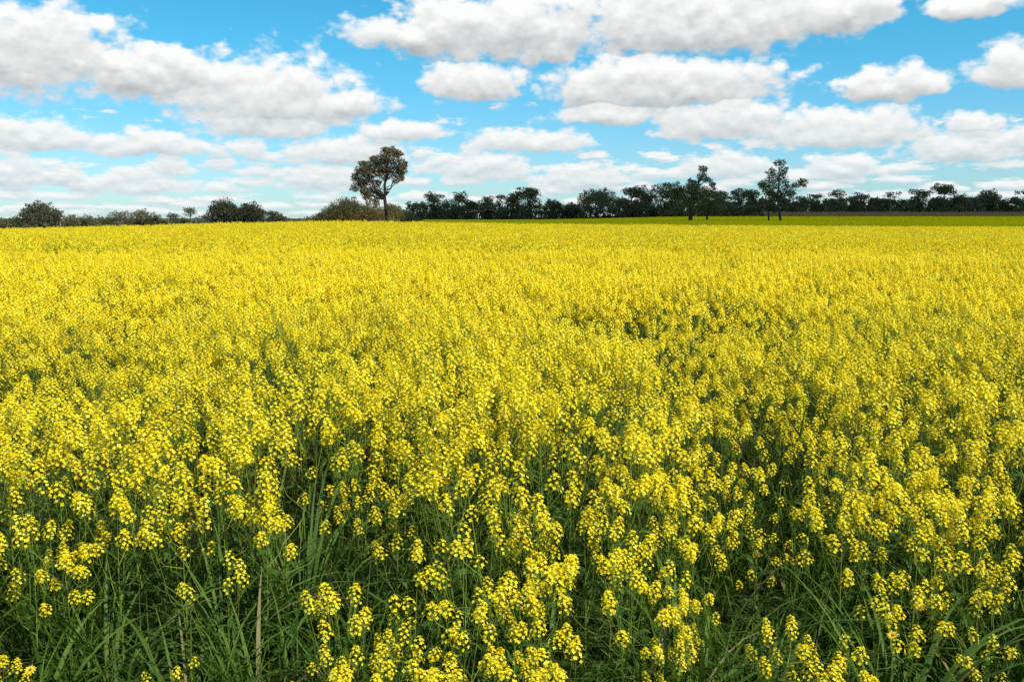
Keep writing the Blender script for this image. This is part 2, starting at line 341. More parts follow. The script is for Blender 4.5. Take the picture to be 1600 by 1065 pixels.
# ------------------------------------------------------------------ canola plants
GA = 2.39996
def raceme(fl, st_, base, d, lod, r, nf=22, flen=0.06, plen=0.14, npod=14, petal=0.0097):
    """flower head on an axis starting at base, direction d; fl collects petals+buds, st_ the axis, pods, pedicels"""
    u, w, d = frame(d); base = np.asarray(base, float)
    L = plen+flen; top = base+d*L
    if lod == 0:
        tube(st_, [base, base+d*plen, top], [0.0016, 0.0013, 0.0008], 3)
    elif lod == 1:
        ribbon(st_, [base, top], [0.004, 0.002], u)
    for i in range(npod):
        t = (i+r.random()*.8)/max(npod, 1); an = i*GA+r.random()*.5
        o_ = u*cos(an)+w*sin(an); b = base+d*(plen*t)
        ln = 0.052*(1-0.45*t)*r.uniform(.7, 1.2)
        p1 = b+unit(o_+d*.35)*ln*.35; p2 = p1+unit(o_*.75+d*.8+np.array([0, 0, .2]))*ln*.75
        if lod == 0: ribbon(st_, [b, p1, p2], [.0012, .0028, .0008], np.cross(o_, d)+r.uniform(-.5, .5)*d)
        elif i % 2 == 0: st_.add([b, p1+d*.004, p2], [(0, 1, 2)])
    for i in range(nf):
        t = (i+.5)/nf; an = i*GA+r.uniform(-.3, .3)
        o_ = u*cos(an)+w*sin(an)
        rr = (0.029*(1-t**3)+0.006)*r.uniform(.55, 1.25)
        b = base+d*(plen+flen*t*.95-0.012*(1-t)); c = b+o_*rr+d*(.010+.006*t)
        nrm = unit(o_*(1.0-.55*t)+d*(.35+.75*t)+np.array([r.uniform(-.35, .35), r.uniform(-.35, .35), r.uniform(-.1, .3)]))
        if lod == 0:
            st_.add([b, b+d*.0014, c], [(0, 1, 2)])
            a1, a2, nn = frame(nrm); ph = r.uniform(0, 6.28); s = petal*r.uniform(.8, 1.12); cup = r.uniform(.05, .6)
            V = [c]
            T = []
            for k in range(4):
                q = ph+k*pi/2+r.uniform(-.15, .15); e = a1*cos(q)+a2*sin(q); f_ = -a1*sin(q)+a2*cos(q)
                V += [c+e*s*.62+f_*s*.42+nn*s*cup*.55, c+e*s*1.0+nn*s*cup*.6, c+e*s*.62-f_*s*.42+nn*s*cup*.55]
                j = 1+k*3; T += [(0, j+2, j+1), (0, j+1, j)]
            fl.add(V, T, 0)
        elif lod == 1:
            a1, a2, nn = frame(nrm); s = petal*r.uniform(1.15, 1.5); ph = r.uniform(0, 6.28); e = (a1*cos(ph)+a2*sin(ph))*s; f_ = (-a1*sin(ph)+a2*cos(ph))*s
            fl.add([c-e, c+f_*.9+nn*s*.3, c+e, c-f_*.9+nn*s*.3], [(0, 1, 2), (0, 2, 3)], 0)
    if lod == 2:
        for i in range(8):
            c = base+d*(plen+flen*r.uniform(-.3, 1))+np.array([r.uniform(-.02, .02), r.uniform(-.02, .02), 0]); s = .034*r.uniform(.75, 1.2)
            e = unit(r.normal(size=3)); n2 = unit(np.cross(e, r.normal(size=3)))
            fl.add([c-e*s*.6, c+e*s*.6, c+n2*s*.9], [(0, 1, 2)], 0)
    if lod == 0:
        for i in range(6):
            an = i*GA*1.3; c = top+(u*cos(an)+w*sin(an))*.005*(i > 0)+d*(.004*(i < 3)); s = .0032
            fl.add([c+d*s*1.5, c+u*s, c+w*s, c-u*s, c-w*s, c-d*s], [(0, 1, 2), (0, 2, 3), (0, 3, 4), (0, 4, 1), (5, 2, 1), (5, 3, 2), (5, 4, 3), (5, 1, 4)], 1)
class RR:
    def __init__(s, seed): s.g = np.random.default_rng(seed)
    def random(s): return s.g.random()
    def uniform(s, a, b): return s.g.uniform(a, b)
    def normal(s, size): return s.g.normal(size=size)
def plant(seed, lod, kind='full'):
    """returns (stem Acc, leaf Acc, [cluster Acc...]) for a plant one unit (1.2 m) high"""
    r = RR(seed); H = 1.2
    stem = Acc(); leaf = Acc(); cl = []
    bend = np.array([r.uniform(-.09, .09), r.uniform(-.09, .09), 0])
    def P(t): return np.array([bend[0]*t*t, bend[1]*t*t, H*t])
    t0 = .82
    if lod == 0: tube(stem, [P(0), P(.3), P(.6), P(t0)], [.0048, .0042, .0032, .002], 4)
    elif lod == 1: ribbon(stem, [P(.3), P(.6), P(t0)], [.008, .006, .004], [1, .4, 0])
    else: ribbon(stem, [P(.55), P(t0)], [.012, .006], [1, .2, 0])
    nb = {'full': 9, 'loose': 7, 'seed': 5}[kind]+int(r.random() < .5)
    if lod == 2: nb = 4
    ends = [(P(t0), unit(P(1)-P(t0)), r.uniform(.9, 1.15))]
    for i in range(nb):
        tb = .42+.36*(i+.5*r.random())/nb; an = i*GA+r.random(); b = P(tb)
        reach = r.uniform(.06, .19)*(1.25-tb*.4); ze = H*r.uniform(.52, .92)-0.01*(nb-i)*.3
        ze = max(ze, b[2]+.1)
        e = np.array([b[0]+cos(an)*reach, b[1]+sin(an)*reach, ze])
        mid = (b+e)/2+np.array([cos(an), sin(an), 0])*reach*.22-np.array([0, 0, .01])
        if lod == 0: tube(stem, [b, mid, e], [.0024, .002, .0015], 3)
        elif lod == 1: ribbon(stem, [b, mid, e], [.005, .004, .003], [cos(an+1.5), sin(an+1.5), 0])
        ends.append((e, unit(e-mid+np.array([0, 0, .12])), r.uniform(.65, 1.05)))
    for (e, d, s) in ends:
        f = Acc()
        if kind == 'seed':
            nf = 0 if r.random() < .55 else 8; raceme(f, stem, e, d, lod, r, nf, .014, .22*s, 20, .0085)
        elif kind == 'loose':
            raceme(f, stem, e, d, lod, r, int((26 if lod == 0 else 20)*s), r.uniform(.05, .10)*s, .14*s, 11)
        else:
            raceme(f, stem, e, d, lod, r, int((44 if lod == 0 else 27)*s), r.uniform(.055, .12)*s, .09*s, 9)
        if f.n: cl.append(f)
    # leaves
    nl = {0: 9, 1: 5, 2: 1}[lod]
    for i in range(nl):
        t = .12+.55*(i+r.random())/nl; an = r.uniform(0, 6.28); b = P(t); o_ = np.array([cos(an), sin(an), 0]); sd = np.array([-sin(an), cos(an), 0])
        L = r.uniform(.10, .19)*(1.1-t*.6); wd = L*r.uniform(.18, .30)
        p = [b, b+o_*L*.35+[0, 0, L*.30], b+o_*L*.72+[0, 0, L*.36], b+o_*L+[0, 0, L*.18]]
        if lod == 0: ribbon(leaf, p, [.004, wd, wd*.8, .003], sd+np.array([0, 0, r.uniform(-.4, .4)]))
        else: ribbon(leaf, [p[0], p[2], p[3]], [.004, wd*1.1, .003], sd)
    return stem, leaf, cl
KINDS = ['full', 'full', 'loose', 'loose', 'full', 'loose', 'full', 'loose', 'full', 'seed']
def merged(seed, lod, kind):
    s, l, cs = plant(seed, lod, kind); A = Acc()
    V, T, M = s.get(); A.V.append(V); A.T.append(T+A.n); A.M.append(np.full(len(T), 1)); A.n += len(V)
    V, T, M = l.get(); A.V.append(V); A.T.append(T+A.n); A.M.append(np.full(len(T), 2)); A.n += len(V)
    for c in cs:
        V, T, M = c.get(); A.V.append(V); A.T.append(T+A.n); A.M.append(np.where(M == 1, 3, 0)); A.n += len(V)
    return A.get()
LOD = {l: [merged(100+i, l, k) for i, k in enumerate(KINDS)] for l in (0, 1, 2)}

# where plants stand: gaps seen in the photograph (x, y, radius, strength)
def world_at(px, py, z):
    dx = (px-800)/F; dy = (532.5-py)/F
    d = (dx, cos(PITCH)+dy*sin(PITCH), -sin(PITCH)+dy*cos(PITCH)); t = (z-CAMZ)/d[2]
    return d[0]*t, d[1]*t
GAPS = [(430, 860, .28, 1, .85), (370, 990, .21, .95, .7), (1085, 950, .19, .95, .8), (1110, 860, .14, .8, .9), (60, 900, .20, .6, .8), (200, 960, .22, .7, .75),
        (1200, 650, .34, .9, 1.0), (1120, 640, .22, .7, 1.0), (1000, 512, .50, .95, 1.05), (1060, 570, .30, .85, 1.0), (1195, 740, .24, .95, 1.0), (1150, 610, .22, .8, 1.0), (1225, 830, .10, .8, .9), (20, 590, .5, .7, 1.0), (90, 760, .2, .6, .9), (480, 735, .14, .9, .9),
        (1530, 900, .16, .7, .8), (1580, 1000, .22, .9, .7), (545, 560, .25, .6, 1.05), (780, 930, .09, .6, .8), (1020, 1020, .15, .8, .7), (1010, 780, .10, .9, .9), (1300, 1040, .15, .5, .6),
        (230, 490, .5, .6, 1.1), (1410, 465, .5, .6, 1.1), (110, 640, .3, .6, 1.0), (1500, 620, .25, .6, 1.0), (700, 480, .4, .5, 1.1), (880, 620, .14, .6, 1.0), (640, 700, .12, .6, 1.0), (1480, 760, .15, .7, .9)]
GW = [(world_at(a_, b_, z_) + (r_, s_)) for (a_, b_, r_, s_, z_) in GAPS]
def vnoise(x, y, sc, seed):
    r = np.random.default_rng(seed); N = 256; tb = r.random((N, N))
    X = x*sc; Y = y*sc; xi = np.floor(X).astype(int); yi = np.floor(Y).astype(int); fx = X-xi; fy = Y-yi
    fx = fx*fx*(3-2*fx); fy = fy*fy*(3-2*fy)
    q = lambda i, j: tb[i % N, j % N]
    return (q(xi, yi)*(1-fx)+q(xi+1, yi)*fx)*(1-fy)+(q(xi, yi+1)*(1-fx)+q(xi+1, yi+1)*fx)*fy
def prob(x, y):
    p = .85+.15*sst(2.1, 6.0, y)
    p = p*(.55+.75*sst(.25, .6, .6*vnoise(x, y, 1.1, 3)+.4*vnoise(x, y, .35, 4)))
    for (gx_, gy_, r_, s_) in GW:
        d2 = ((x-gx_)**2+((y-gy_)*.5)**2)/r_**2; p = p*(1-s_*np.exp(-d2))
    return np.clip(p, 0, 1)
def scatter(y0, y1, dens, marg=1.2, slope=.66):
    """jittered positions in the wedge in front of the camera"""
    n = int(dens*((y1-y0)*2*marg+slope*(y1*y1-y0*y0))); out = []
    while n > 0:
        y = np.sqrt(rng.uniform(y0*y0 if y0 > 3 else y0*y0*.8, y1*y1, n*2)); y = y[(y >= y0) & (y < y1)][:n]
        w = marg+slope*y; x = rng.uniform(-1, 1, len(y))*w
        return np.stack([x, y], 1)
def height(x, y, n):
    base = .60+.44*sst(1.9, 4.8, y)
    for (gx_, gy_, r_, s_) in GW: base = base*(1-.22*s_*np.exp(-((x-gx_)**2+((y-gy_)*.6)**2)/(r_*1.5)**2))
    return base*(rng.uniform(.90, 1.07, n)-.22*(rng.random(n) < .3)*rng.random(n)*sst(14, 5, y))*(.94+.12*vnoise(x, y, .5, 9))
def place(A, tpl, pts, sc, lean=.09):
    """append transformed copies of templates to lists in A"""
    ids = rng.integers(0, len(tpl), len(pts)); n = len(pts)
    z = terrain(pts[:, 0], pts[:, 1])
    for k, (V, T, M) in enumerate(tpl):
        s = np.where(ids == k)[0]
        if not len(s): continue
        an = rng.uniform(0, 6.28, len(s)); ca, sa = np.cos(an), np.sin(an)
        lx = rng.normal(0, lean, len(s)); ly = rng.normal(0, lean, len(s)); h = sc[s]; wsc = np.minimum(h*1.05, 1)
        x = (V[None, :, 0]*ca[:, None]-V[None, :, 1]*sa[:, None])*wsc[:, None]+lx[:, None]*V[None, :, 2]+pts[s, 0][:, None]
        y = (V[None, :, 0]*sa[:, None]+V[None, :, 1]*ca[:, None])*wsc[:, None]+ly[:, None]*V[None, :, 2]+pts[s, 1][:, None]
        zz = V[None, :, 2]*h[:, None]+z[s][:, None]
        VV = np.stack([x, y, zz], -1).reshape(-1, 3)
        TT = (T[None]+(np.arange(len(s))*len(V))[:, None, None]).reshape(-1, 3)
        A.V.append(VV); A.T.append(TT+A.n); A.M.append(np.tile(M, len(s))); A.n += len(VV)
# nearest plants: all candidates to 8.5 m, sorted by distance; first 300 in view become things
def blue(y0, y1, dens):
    c = scatter(y0, y1, dens*1.9); keep = []
    cell = {}; md = .62/math.sqrt(dens)
    for p in c:
        k = (int(p[0]/md), int(p[1]/md)); ok = True
        for i in (-1, 0, 1):
            for j in (-1, 0, 1):
                for q in cell.get((k[0]+i, k[1]+j), ()):
                    if (q[0]-p[0])**2+(q[1]-p[1])**2 < md*md: ok = False
        if ok: cell.setdefault(k, []).append(p); keep.append(p)
    return np.array(keep)
nearp = blue(1.7, 9.0, 24)
nearp = nearp[rng.random(len(nearp)) < prob(nearp[:, 0], nearp[:, 1])]
nearh = height(nearp[:, 0], nearp[:, 1], len(nearp))
order = np.argsort(nearp[:, 1]**2+nearp[:, 0]**2); nearp = nearp[order]; nearh = nearh[order]
def project(x, y, z):
    yc = y*cos(PITCH)-(z-CAMZ)*sin(PITCH); zc = y*sin(PITCH)+(z-CAMZ)*cos(PITCH)
    return 800+F*x/yc, 532.5-F*zc/yc
ppx, ppy = project(nearp[:, 0], nearp[:, 1], nearh*1.2*.95)
inview = (ppx > 5) & (ppx < 1595) & (ppy < 1062)
hero = np.zeros(len(nearp), bool); hero[np.where(inview)[0][:300]] = True
crop = Acc()
place(crop, LOD[0], nearp[~hero], nearh[~hero])
p = scatter(9, 22, 18); p = p[rng.random(len(p)) < prob(p[:, 0], p[:, 1])]; place(crop, LOD[1], p, height(p[:, 0], p[:, 1], len(p)))
p = scatter(22, 50, 20, 3); p = p[rng.random(len(p)) < .4+.6*sst(.2, .5, vnoise(p[:, 0], p[:, 1], .4, 12))]; place(crop, LOD[2], p, height(p[:, 0], p[:, 1], len(p)), .06)
p = scatter(50, 92, 11, 6); place(crop, LOD[2], p, height(p[:, 0], p[:, 1], len(p)), .06)
V, T, M = crop.get()
o = link('canola_crop', make_mesh('canola_crop', V, T, [M_PETAL, M_STEM, M_LEAF, M_BUD], M)); tag(o, 'sea of flowering yellow canola filling the sunlit near paddock', 'canola', kind='stuff')
print('crop tris', len(T), 'near', len(nearp), 'heroes', hero.sum())

# the nearest 300 as individual things
protos = []
def build_proto(i):
    st_, lf, cs = plant(100+i, 0, KINDS[i])
    root = bpy.data.objects.new('canola_plant', None); C.objects.link(root); root.empty_display_size = .1
    link('stem', st_.mesh('stem', [M_STEM]), root); link('foliage', lf.mesh('foliage', [M_LEAF]), root)
    for c in cs: link('flower_cluster', c.mesh('flower_cluster', [M_PETAL, M_BUD]), root)
    return root
protos = [build_proto(i) for i in range(len(KINDS))]; used = [False]*len(protos)
def copy_tree(o, parent=None):
    c = o.copy(); C.objects.link(c); c.parent = parent
    for ch in list(o.children): copy_tree(ch, c)
    return c
LOOK = {'full': 'canola with dense yellow heads', 'loose': 'canola with loose yellow heads', 'seed': 'canola mostly in green pods'}
cols = ['at the far left', 'left of the middle', 'in the middle', 'right of the middle', 'at the far right']
for j in np.where(hero)[0]:
    k = int(rng.integers(0, len(protos)))
    r_ = protos[k] if not used[k] else copy_tree(protos[k]); used[k] = True
    h = nearh[j]; w = min(h*1.05, 1)
    r_.location = (nearp[j, 0], nearp[j, 1], 0); r_.scale = (w, w, h)
    r_.rotation_euler = (rng.normal(0, .06), rng.normal(0, .06), rng.uniform(0, 6.28))
    size = 'short' if h < .74 else ('tall' if h > .98 else 'knee-high' if h < .6 else 'waist-high')
    row = 'along the bottom edge' if ppy[j] > 960 else 'among the grass in front' if ppy[j] > 860 else 'behind the front row' if ppy[j] > 760 else 'further into the crop'
    tag(r_, '%s %s %s, %s' % (size, LOOK[KINDS[k]], row, cols[min(4, int(ppx[j]/320))]), 'canola plant', 'canola plants nearest the camera')
for k, u_ in enumerate(used):
    if not u_:
        for ch in list(protos[k].children): bpy.data.objects.remove(ch)
        bpy.data.objects.remove(protos[k])

# ------------------------------------------------------------------ far canola paddock in the cloud's shade
FY = np.concatenate([np.linspace(118, 350, 150)]); FU = np.linspace(-.22, .78, 220)
X = FU[None, :]*FY[:, None]; Y = np.repeat(FY[:, None], len(FU), 1)
Z = terrain(X, Y)+.92+.22*rng.random(X.shape)
idx = np.arange(X.size).reshape(X.shape); Q = np.stack([idx[:-1, :-1], idx[:-1, 1:], idx[1:, 1:], idx[1:, :-1]], -1).reshape(-1, 4)
fv = np.stack([X, Y, Z], -1).reshape(-1, 3)
ft = np.concatenate([Q[:, [0, 1, 2]], Q[:, [0, 2, 3]]])
far = Acc(); far.add(fv, ft, 0)
n = 45000; y = np.sqrt(rng.uniform(118**2, 350**2, n)); x = rng.uniform(-.21, .77, n)*y; z = terrain(x, y)+1.0
s = .12+.0006*y; hh = rng.uniform(.08, .28, n); an = rng.uniform(0, 3.14, n)
VV = np.stack([np.stack([x-s*np.cos(an), y-s*np.sin(an), z], 1), np.stack([x+s*np.cos(an), y+s*np.sin(an), z], 1), np.stack([x, y, z+hh], 1)], 1).reshape(-1, 3)
far.add(VV, np.arange(3*n).reshape(-1, 3), 0)
M_FARC, g2 = mat('far_canola')
P_ = g2.n('ShaderNodeNewGeometry').outputs['Position']
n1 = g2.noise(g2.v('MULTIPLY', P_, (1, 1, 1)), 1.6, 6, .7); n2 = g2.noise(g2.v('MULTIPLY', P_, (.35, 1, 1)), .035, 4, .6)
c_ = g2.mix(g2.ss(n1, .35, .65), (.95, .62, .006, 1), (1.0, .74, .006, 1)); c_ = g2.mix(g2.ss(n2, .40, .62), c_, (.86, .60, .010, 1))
b_ = g2.n('ShaderNodeBsdfPrincipled'); g2.put(b_.inputs['Base Color'], c_); b_.inputs['Roughness'].default_value = .9; b_.inputs['Specular IOR Level'].default_value = .0
o_ = g2.n('ShaderNodeOutputMaterial'); M_FARC.node_tree.links.new(b_.outputs[0], o_.inputs[0])
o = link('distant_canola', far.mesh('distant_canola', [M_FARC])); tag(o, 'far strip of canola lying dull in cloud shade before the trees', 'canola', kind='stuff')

# ------------------------------------------------------------------ grass
def blade(A, x, y, z0, L, an, arch, wd, r, seg=6, m=0, tw=.5):
    t = np.linspace(0, 1, seg+1); o_ = np.array([cos(an), sin(an), 0])
    ph = arch*t**1.35; lean = .12
    dz = np.cos(ph+lean); dr = np.sin(ph+lean)
    R = np.concatenate([[0], np.cumsum((dr[1:]+dr[:-1])/2)])*L/seg; Zz = np.concatenate([[0], np.cumsum((dz[1:]+dz[:-1])/2)])*L/seg
    pts = np.array([x, y, z0])+o_[None, :]*R[:, None]+np.array([0, 0, 1])[None, :]*Zz[:, None]
    w_ = wd*np.minimum(1, (1-t)*2.2+.04)*(.55+.45*np.minimum(1, t*4))
    aa = an+pi/2+tw*(t-.3); side = np.stack([np.cos(aa), np.sin(aa), .25*np.sin(t*3)], 1)
    V = np.concatenate([pts-side*w_[:, None]/2, pts+side*w_[:, None]/2]); k = seg+1
    T = []
    for i in range(seg): T += [(i, i+1, k+i+1), (i, k+i+1, k+i)]
    A.add(V, T, m)
grass = Acc()
def gprob(x, y):
    p = .85-.62*sst(2.6, 5.5, y)
    for (gx_, gy_, r_, s_) in GW: p = p+.8*s_*np.exp(-((x-gx_)**2+(y-gy_)**2)/(r_*1.2)**2)
    return np.clip(p, 0, 1)
p = scatter(1.3, 5.5, 700, .5, .62); p = p[rng.random(len(p)) < gprob(p[:, 0], p[:, 1])]
cl = vnoise(p[:, 0], p[:, 1], 3.0, 21)
p = p[cl > .36]
print('grass blades', len(p))
for (x, y) in p:
    L = rng.uniform(.35, .82)*(.8+.25*min(1, (y-1.2)/2.5)); blade(grass, x, y, 0, L, rng.uniform(0, 6.28), rng.uniform(.5, 3.1)*rng.uniform(.6, 1), rng.uniform(.004, .009)*(1 if rng.random() < .7 else 1.8), None, 5)
p = scatter(5.5, 14, 45, 1.0); p = p[rng.random(len(p)) < gprob(p[:, 0], p[:, 1])]
for (x, y) in p: blade(grass, x, y, float(terrain(x, y)), rng.uniform(.7, 1.05), rng.uniform(0, 6.28), rng.uniform(.2, 1.8), rng.uniform(.007, .012), None, 4)
o = link('grass', grass.mesh('grass', [M_GRASS], True)); tag(o, 'dark green grass growing thickly between the front canola plants', 'grass', kind='stuff')
# tufts one can tell apart: photo x, y of the top, how tall, blades, label
TUFTS = [(470, 735, 1.02, 46, 'tall arching grass tuft rising among flowers above the dark grassy patch at left'),
         (395, 905, .80, 26, 'pale broad-bladed grass tuft with a drooping tip in the lower left gap'),
         (345, 830, .82, 30, 'grass tuft with long arching blades left of the dark hollow'),
         (160, 880, .75, 34, 'dense fine grass tuft leaning left near the lower left corner'),
         (285, 965, .66, 30, 'low spreading grass tuft at the bottom edge left of centre'),
         (1050, 905, .85, 40, 'upright grass clump with arching tips right of the bottom centre'),
         (1100, 880, .85, 30, 'slender grass clump beside the bare dark gap right of centre'),
         (1420, 915, .86, 34, 'grass clump with pale bent blades behind the small daisies'),
         (1585, 830, .98, 22, 'broad bright grass blades standing at the right edge'),
         (1560, 960, .72, 30, 'thick grass clump in the lower right corner'),
         (1240, 600, 1.16, 10, 'tall dark grass blades standing alone in the crop right of centre'),
         (850, 960, .62, 26, 'short grass clump between stems at the bottom centre'),
         (30, 990, .62, 26, 'grass clump in the very lower left corner'),
         (560, 980, .66, 30, 'shaded grass clump between the left hollow and the centre flowers'),
         (1200, 985, .64, 28, 'grass clump under loose flower heads at the lower right')]
for (px, py, h, nb, lab) in TUFTS:
    x, y = world_at(px, py, h*.92); A = Acc()
    h *= 1.12
    for i in range(nb):
        q = rng.uniform(0, 6.28); d_ = .06*rng.random()**.5
        blade(A, d_*cos(q), d_*sin(q), 0, h*rng.uniform(.75, 1.2), q+rng.normal(0, .5), rng.uniform(1.0, 3.3), rng.uniform(.009, .018), None, 9)
    o = link('grass_tuft', A.mesh('grass_tuft', [M_TUFT], True), loc=(x, y, 0)); tag(o, lab, 'grass tuft', 'grass tufts in front of the crop')

# ------------------------------------------------------------------ daisies
DA = [(1395, 992, .62, 'open yellow daisy facing the camera beside the lower right grass'), (1436, 948, .66, 'yellow daisy half hidden by canola heads at the lower right'),
      (47, 1046, .60, 'orange-yellow daisy at the bottom edge near the left corner'), (520, 1052, .58, 'yellow daisy at the bottom edge left of the centre')]
for (px, py, h, lab) in DA:
    x, y = world_at(px, py, h); r_ = bpy.data.objects.new('daisy', None); C.objects.link(r_); r_.location = (x, y, 0)
    nrm = unit(np.array([rng.uniform(-.7, .7), -.5, rng.uniform(.5, 1.1)])); c = np.array([0, 0, h]); u, w, d = frame(nrm)
    A = Acc(); tube(A, [(0.02, .03, 0), (0.01, .01, h*.6), c-d*.006], [.0022, .002, .0018], 4); link('stem', A.mesh('stem', [M_STEM]), r_)
    A = Acc(); K = 12
    for i in range(K):
        q = i*2*pi/K+rng.uniform(-.06, .06); e = u*cos(q)+w*sin(q); f_ = -u*sin(q)+w*cos(q); L = .023*rng.uniform(.7, 1.1)
        A.add([c+e*.004-f_*.0012, c+e*.004+f_*.0012, c+e*L*.65+f_*.0028+d*.003, c+e*L+d*.001, c+e*L*.65-f_*.0028+d*.003], [(0, 1, 2), (0, 2, 4), (4, 2, 3)])
    link('petals', A.mesh('petals', [M_DAISY]), r_)
    A = Acc(); V = [c+d*.005]+[c+(u*cos(q)+w*sin(q))*.0055+d*.002 for q in np.arange(10)*2*pi/10]+[c-d*.004]
    T = [(0, 1+i, 1+(i+1) % 10) for i in range(10)]+[(11, 1+(i+1) % 10, 1+i) for i in range(10)]; A.add(V, T); link('disc', A.mesh('disc', [M_DISC]), r_)
    tag(r_, lab, 'daisy', 'daisies in the front grass')

# ------------------------------------------------------------------ trees
def cards(A, c, rad, n, size, r, shell=.55, m=0, droop=0.):
    """leaf sprays scattered in an ellipsoid, denser to its outside"""
    d = r.normal(size=(n, 3)); d /= np.linalg.norm(d, axis=1)[:, None]
    q = (shell+(1-shell)*r.random(n))*np.where(r.random(n) < .25, r.random(n), 1)
    p_ = np.asarray(c)+d*q[:, None]*np.asarray(rad)
    p_[:, 2] -= droop*r.random(n)**2
    a1 = r.normal(size=(n, 3)); a1 /= np.linalg.norm(a1, axis=1)[:, None]
    a2 = np.cross(a1, r.normal(size=(n, 3))); a2 /= np.linalg.norm(a2, axis=1)[:, None]+1e-9
    s = size*r.uniform(.5, 1.25, n)[:, None]
    V = np.stack([p_-a1*s, p_+a2*s*.55, p_+a1*s, p_-a2*s*.45], 1).reshape(-1, 3)
    b = np.arange(n)[:, None]*4
    A.add(V, np.concatenate([b+[0, 1, 2], b+[0, 2, 3]]), m)
def limb(A, p0, p1, r0, r1, r, n=5, wob_=.06):
    p0 = np.asarray(p0, float); p1 = np.asarray(p1, float); L = np.linalg.norm(p1-p0); t = np.linspace(0, 1, 6)
    pts = p0+(p1-p0)*t[:, None]; pts[1:-1] += r.normal(size=(4, 3))*L*wob_; pts[:, 2] += L*.08*np.sin(t*pi)*-1
    tube(A, pts, r0+(r1-r0)*t, n)
def tree(name, px, top, dist, hw, style, leafm, label, barkm=None, clumps=None, trunk=None, seed=0, dens=1.0, leaf=None, forks=None, cat='tree', group=None):
    """px, top, hw in photo pixels; clumps: (dx px, y px, rx px, rz px) of the crown"""
    r = np.random.default_rng(seed+int(px)*7+int(top)); u = dist/F
    x = (px-800)*u; zt = CAMZ+(HZ-top)*u; z0 = float(terrain(x, dist))-.05; H = zt-z0; w = hw*u
    root = bpy.data.objects.new(name, None); C.objects.link(root); root.location = (x, dist, z0)
    tr = Acc(); cr = Acc(); ls = leaf or .00095*dist
    cs = []
    if clumps:
        for (dx, py, rx, rz) in clumps:
            cs.append((np.array([dx*u, r.uniform(-.5, .5)*w*.7, CAMZ+(HZ-py)*u-z0]), np.array([rx*u, (rx+rz)/2*u, rz*u])))
    elif style == 'gum':
        n = int(r.integers(11, 17)); w *= 1.12
        for i in range(n):
            q = r.uniform(0, 6.28); rr = (r.random()**.6)*.85; f = 1-rr*rr*.5
            cz = H*(.30+.58*r.random()*f) if i > 3 else H*(.68+.16*r.random())
            s = r.uniform(.08, .19)*H*(1.25 if i <= 3 else 1)
            cs.append((np.array([cos(q)*rr*w, sin(q)*rr*w, min(cz, H-s*.6)]), np.array([s*1.3, s*1.2, s*.72])))
        for i in range(5): s = .18*H; cs.append((np.array([r.uniform(-.9, .9)*w, r.uniform(-.5, .5)*w, H*r.uniform(.12, .3)]), np.array([s*1.3, s*1.2, s])))
    elif style == 'thin':
        n = int(r.integers(5, 8))
        for i in range(n):
            q = r.uniform(0, 6.28); rr = r.random()*.75; s = r.uniform(.11, .17)*H
            cs.append((np.array([cos(q)*rr*w, sin(q)*rr*w, H*r.uniform(.62, .88)]), np.array([s*1.2, s*1.2, s*.6])))
    elif style == 'dome':
        n = 13
        for i in range(n):
            q = i*GA; rr = ((i+.5)/n)**.5*.8; cz = H*(.28+.52*(1-rr*rr)*r.uniform(.8, 1.1)); s = r.uniform(.2, .27)*H
            cs.append((np.array([cos(q)*rr*w, sin(q)*rr*w, min(cz, H-s*.75)]), np.array([s*1.1, s*1.1, s*.85])))
    elif style == 'bush':
        n = 10
        for i in range(n):
            q = i*GA; rr = ((i+.5)/n)**.5*.85; s = r.uniform(.28, .36)*H
            cs.append((np.array([cos(q)*rr*w, sin(q)*rr*w, H*(.22+.48*(1-rr*rr))]), np.array([s*1.2, s*1.2, s*.8])))
    tr_r = max(.12, H*.025) if not trunk else trunk[0]
    fk = H*(.34 if style != 'bush' else .12)
    if forks: fk = H*forks
    top_c = max(cs, key=lambda c: c[0][2])
    base = np.array([0, 0, -.1]); f0 = np.array([top_c[0][0]*.12, 0, fk])
    if trunk: base = np.array([trunk[1]*u, 0, -.1]); f0 = np.array([trunk[2]*u, 0, fk])
    tube(tr, [base, base*.5+f0*.5+r.normal(size=3)*[.01, .01, 0]*H, f0], [tr_r*1.25, tr_r, tr_r*.85], 7)
    upper = f0+(top_c[0]-f0)*.55
    limb(tr, f0, upper, tr_r*.85, tr_r*.5, r, 6, .03); limb(tr, upper, top_c[0], tr_r*.5, tr_r*.15, r, 5, .05)
    for (c, rad) in cs:
        if c is top_c[0]: pass
        else:
            st_ = f0 if c[2] < upper[2] else upper
            limb(tr, st_, c, tr_r*.38, tr_r*.10, r, 4)
        vol = rad[0]*rad[2]
        n = int(max(30, dens*5.5*vol/(ls*ls)))
        cards(cr, c, rad, min(n, 7000), ls, r)
        for k in range(3):      # small sprays break up the outline
            d_ = unit(r.normal(size=3)+[0, 0, .3]); cards(cr, c+d_*rad*1.02, rad*.33, max(8, n//14), ls*.9, r, .2)
    # dead twigs and fine limbs
    link('trunk', tr.mesh('trunk', [barkm or M_BARK], True), root); link('crown', cr.mesh('crown', [leafm]), root)
    tag(root, label, cat, group); return root

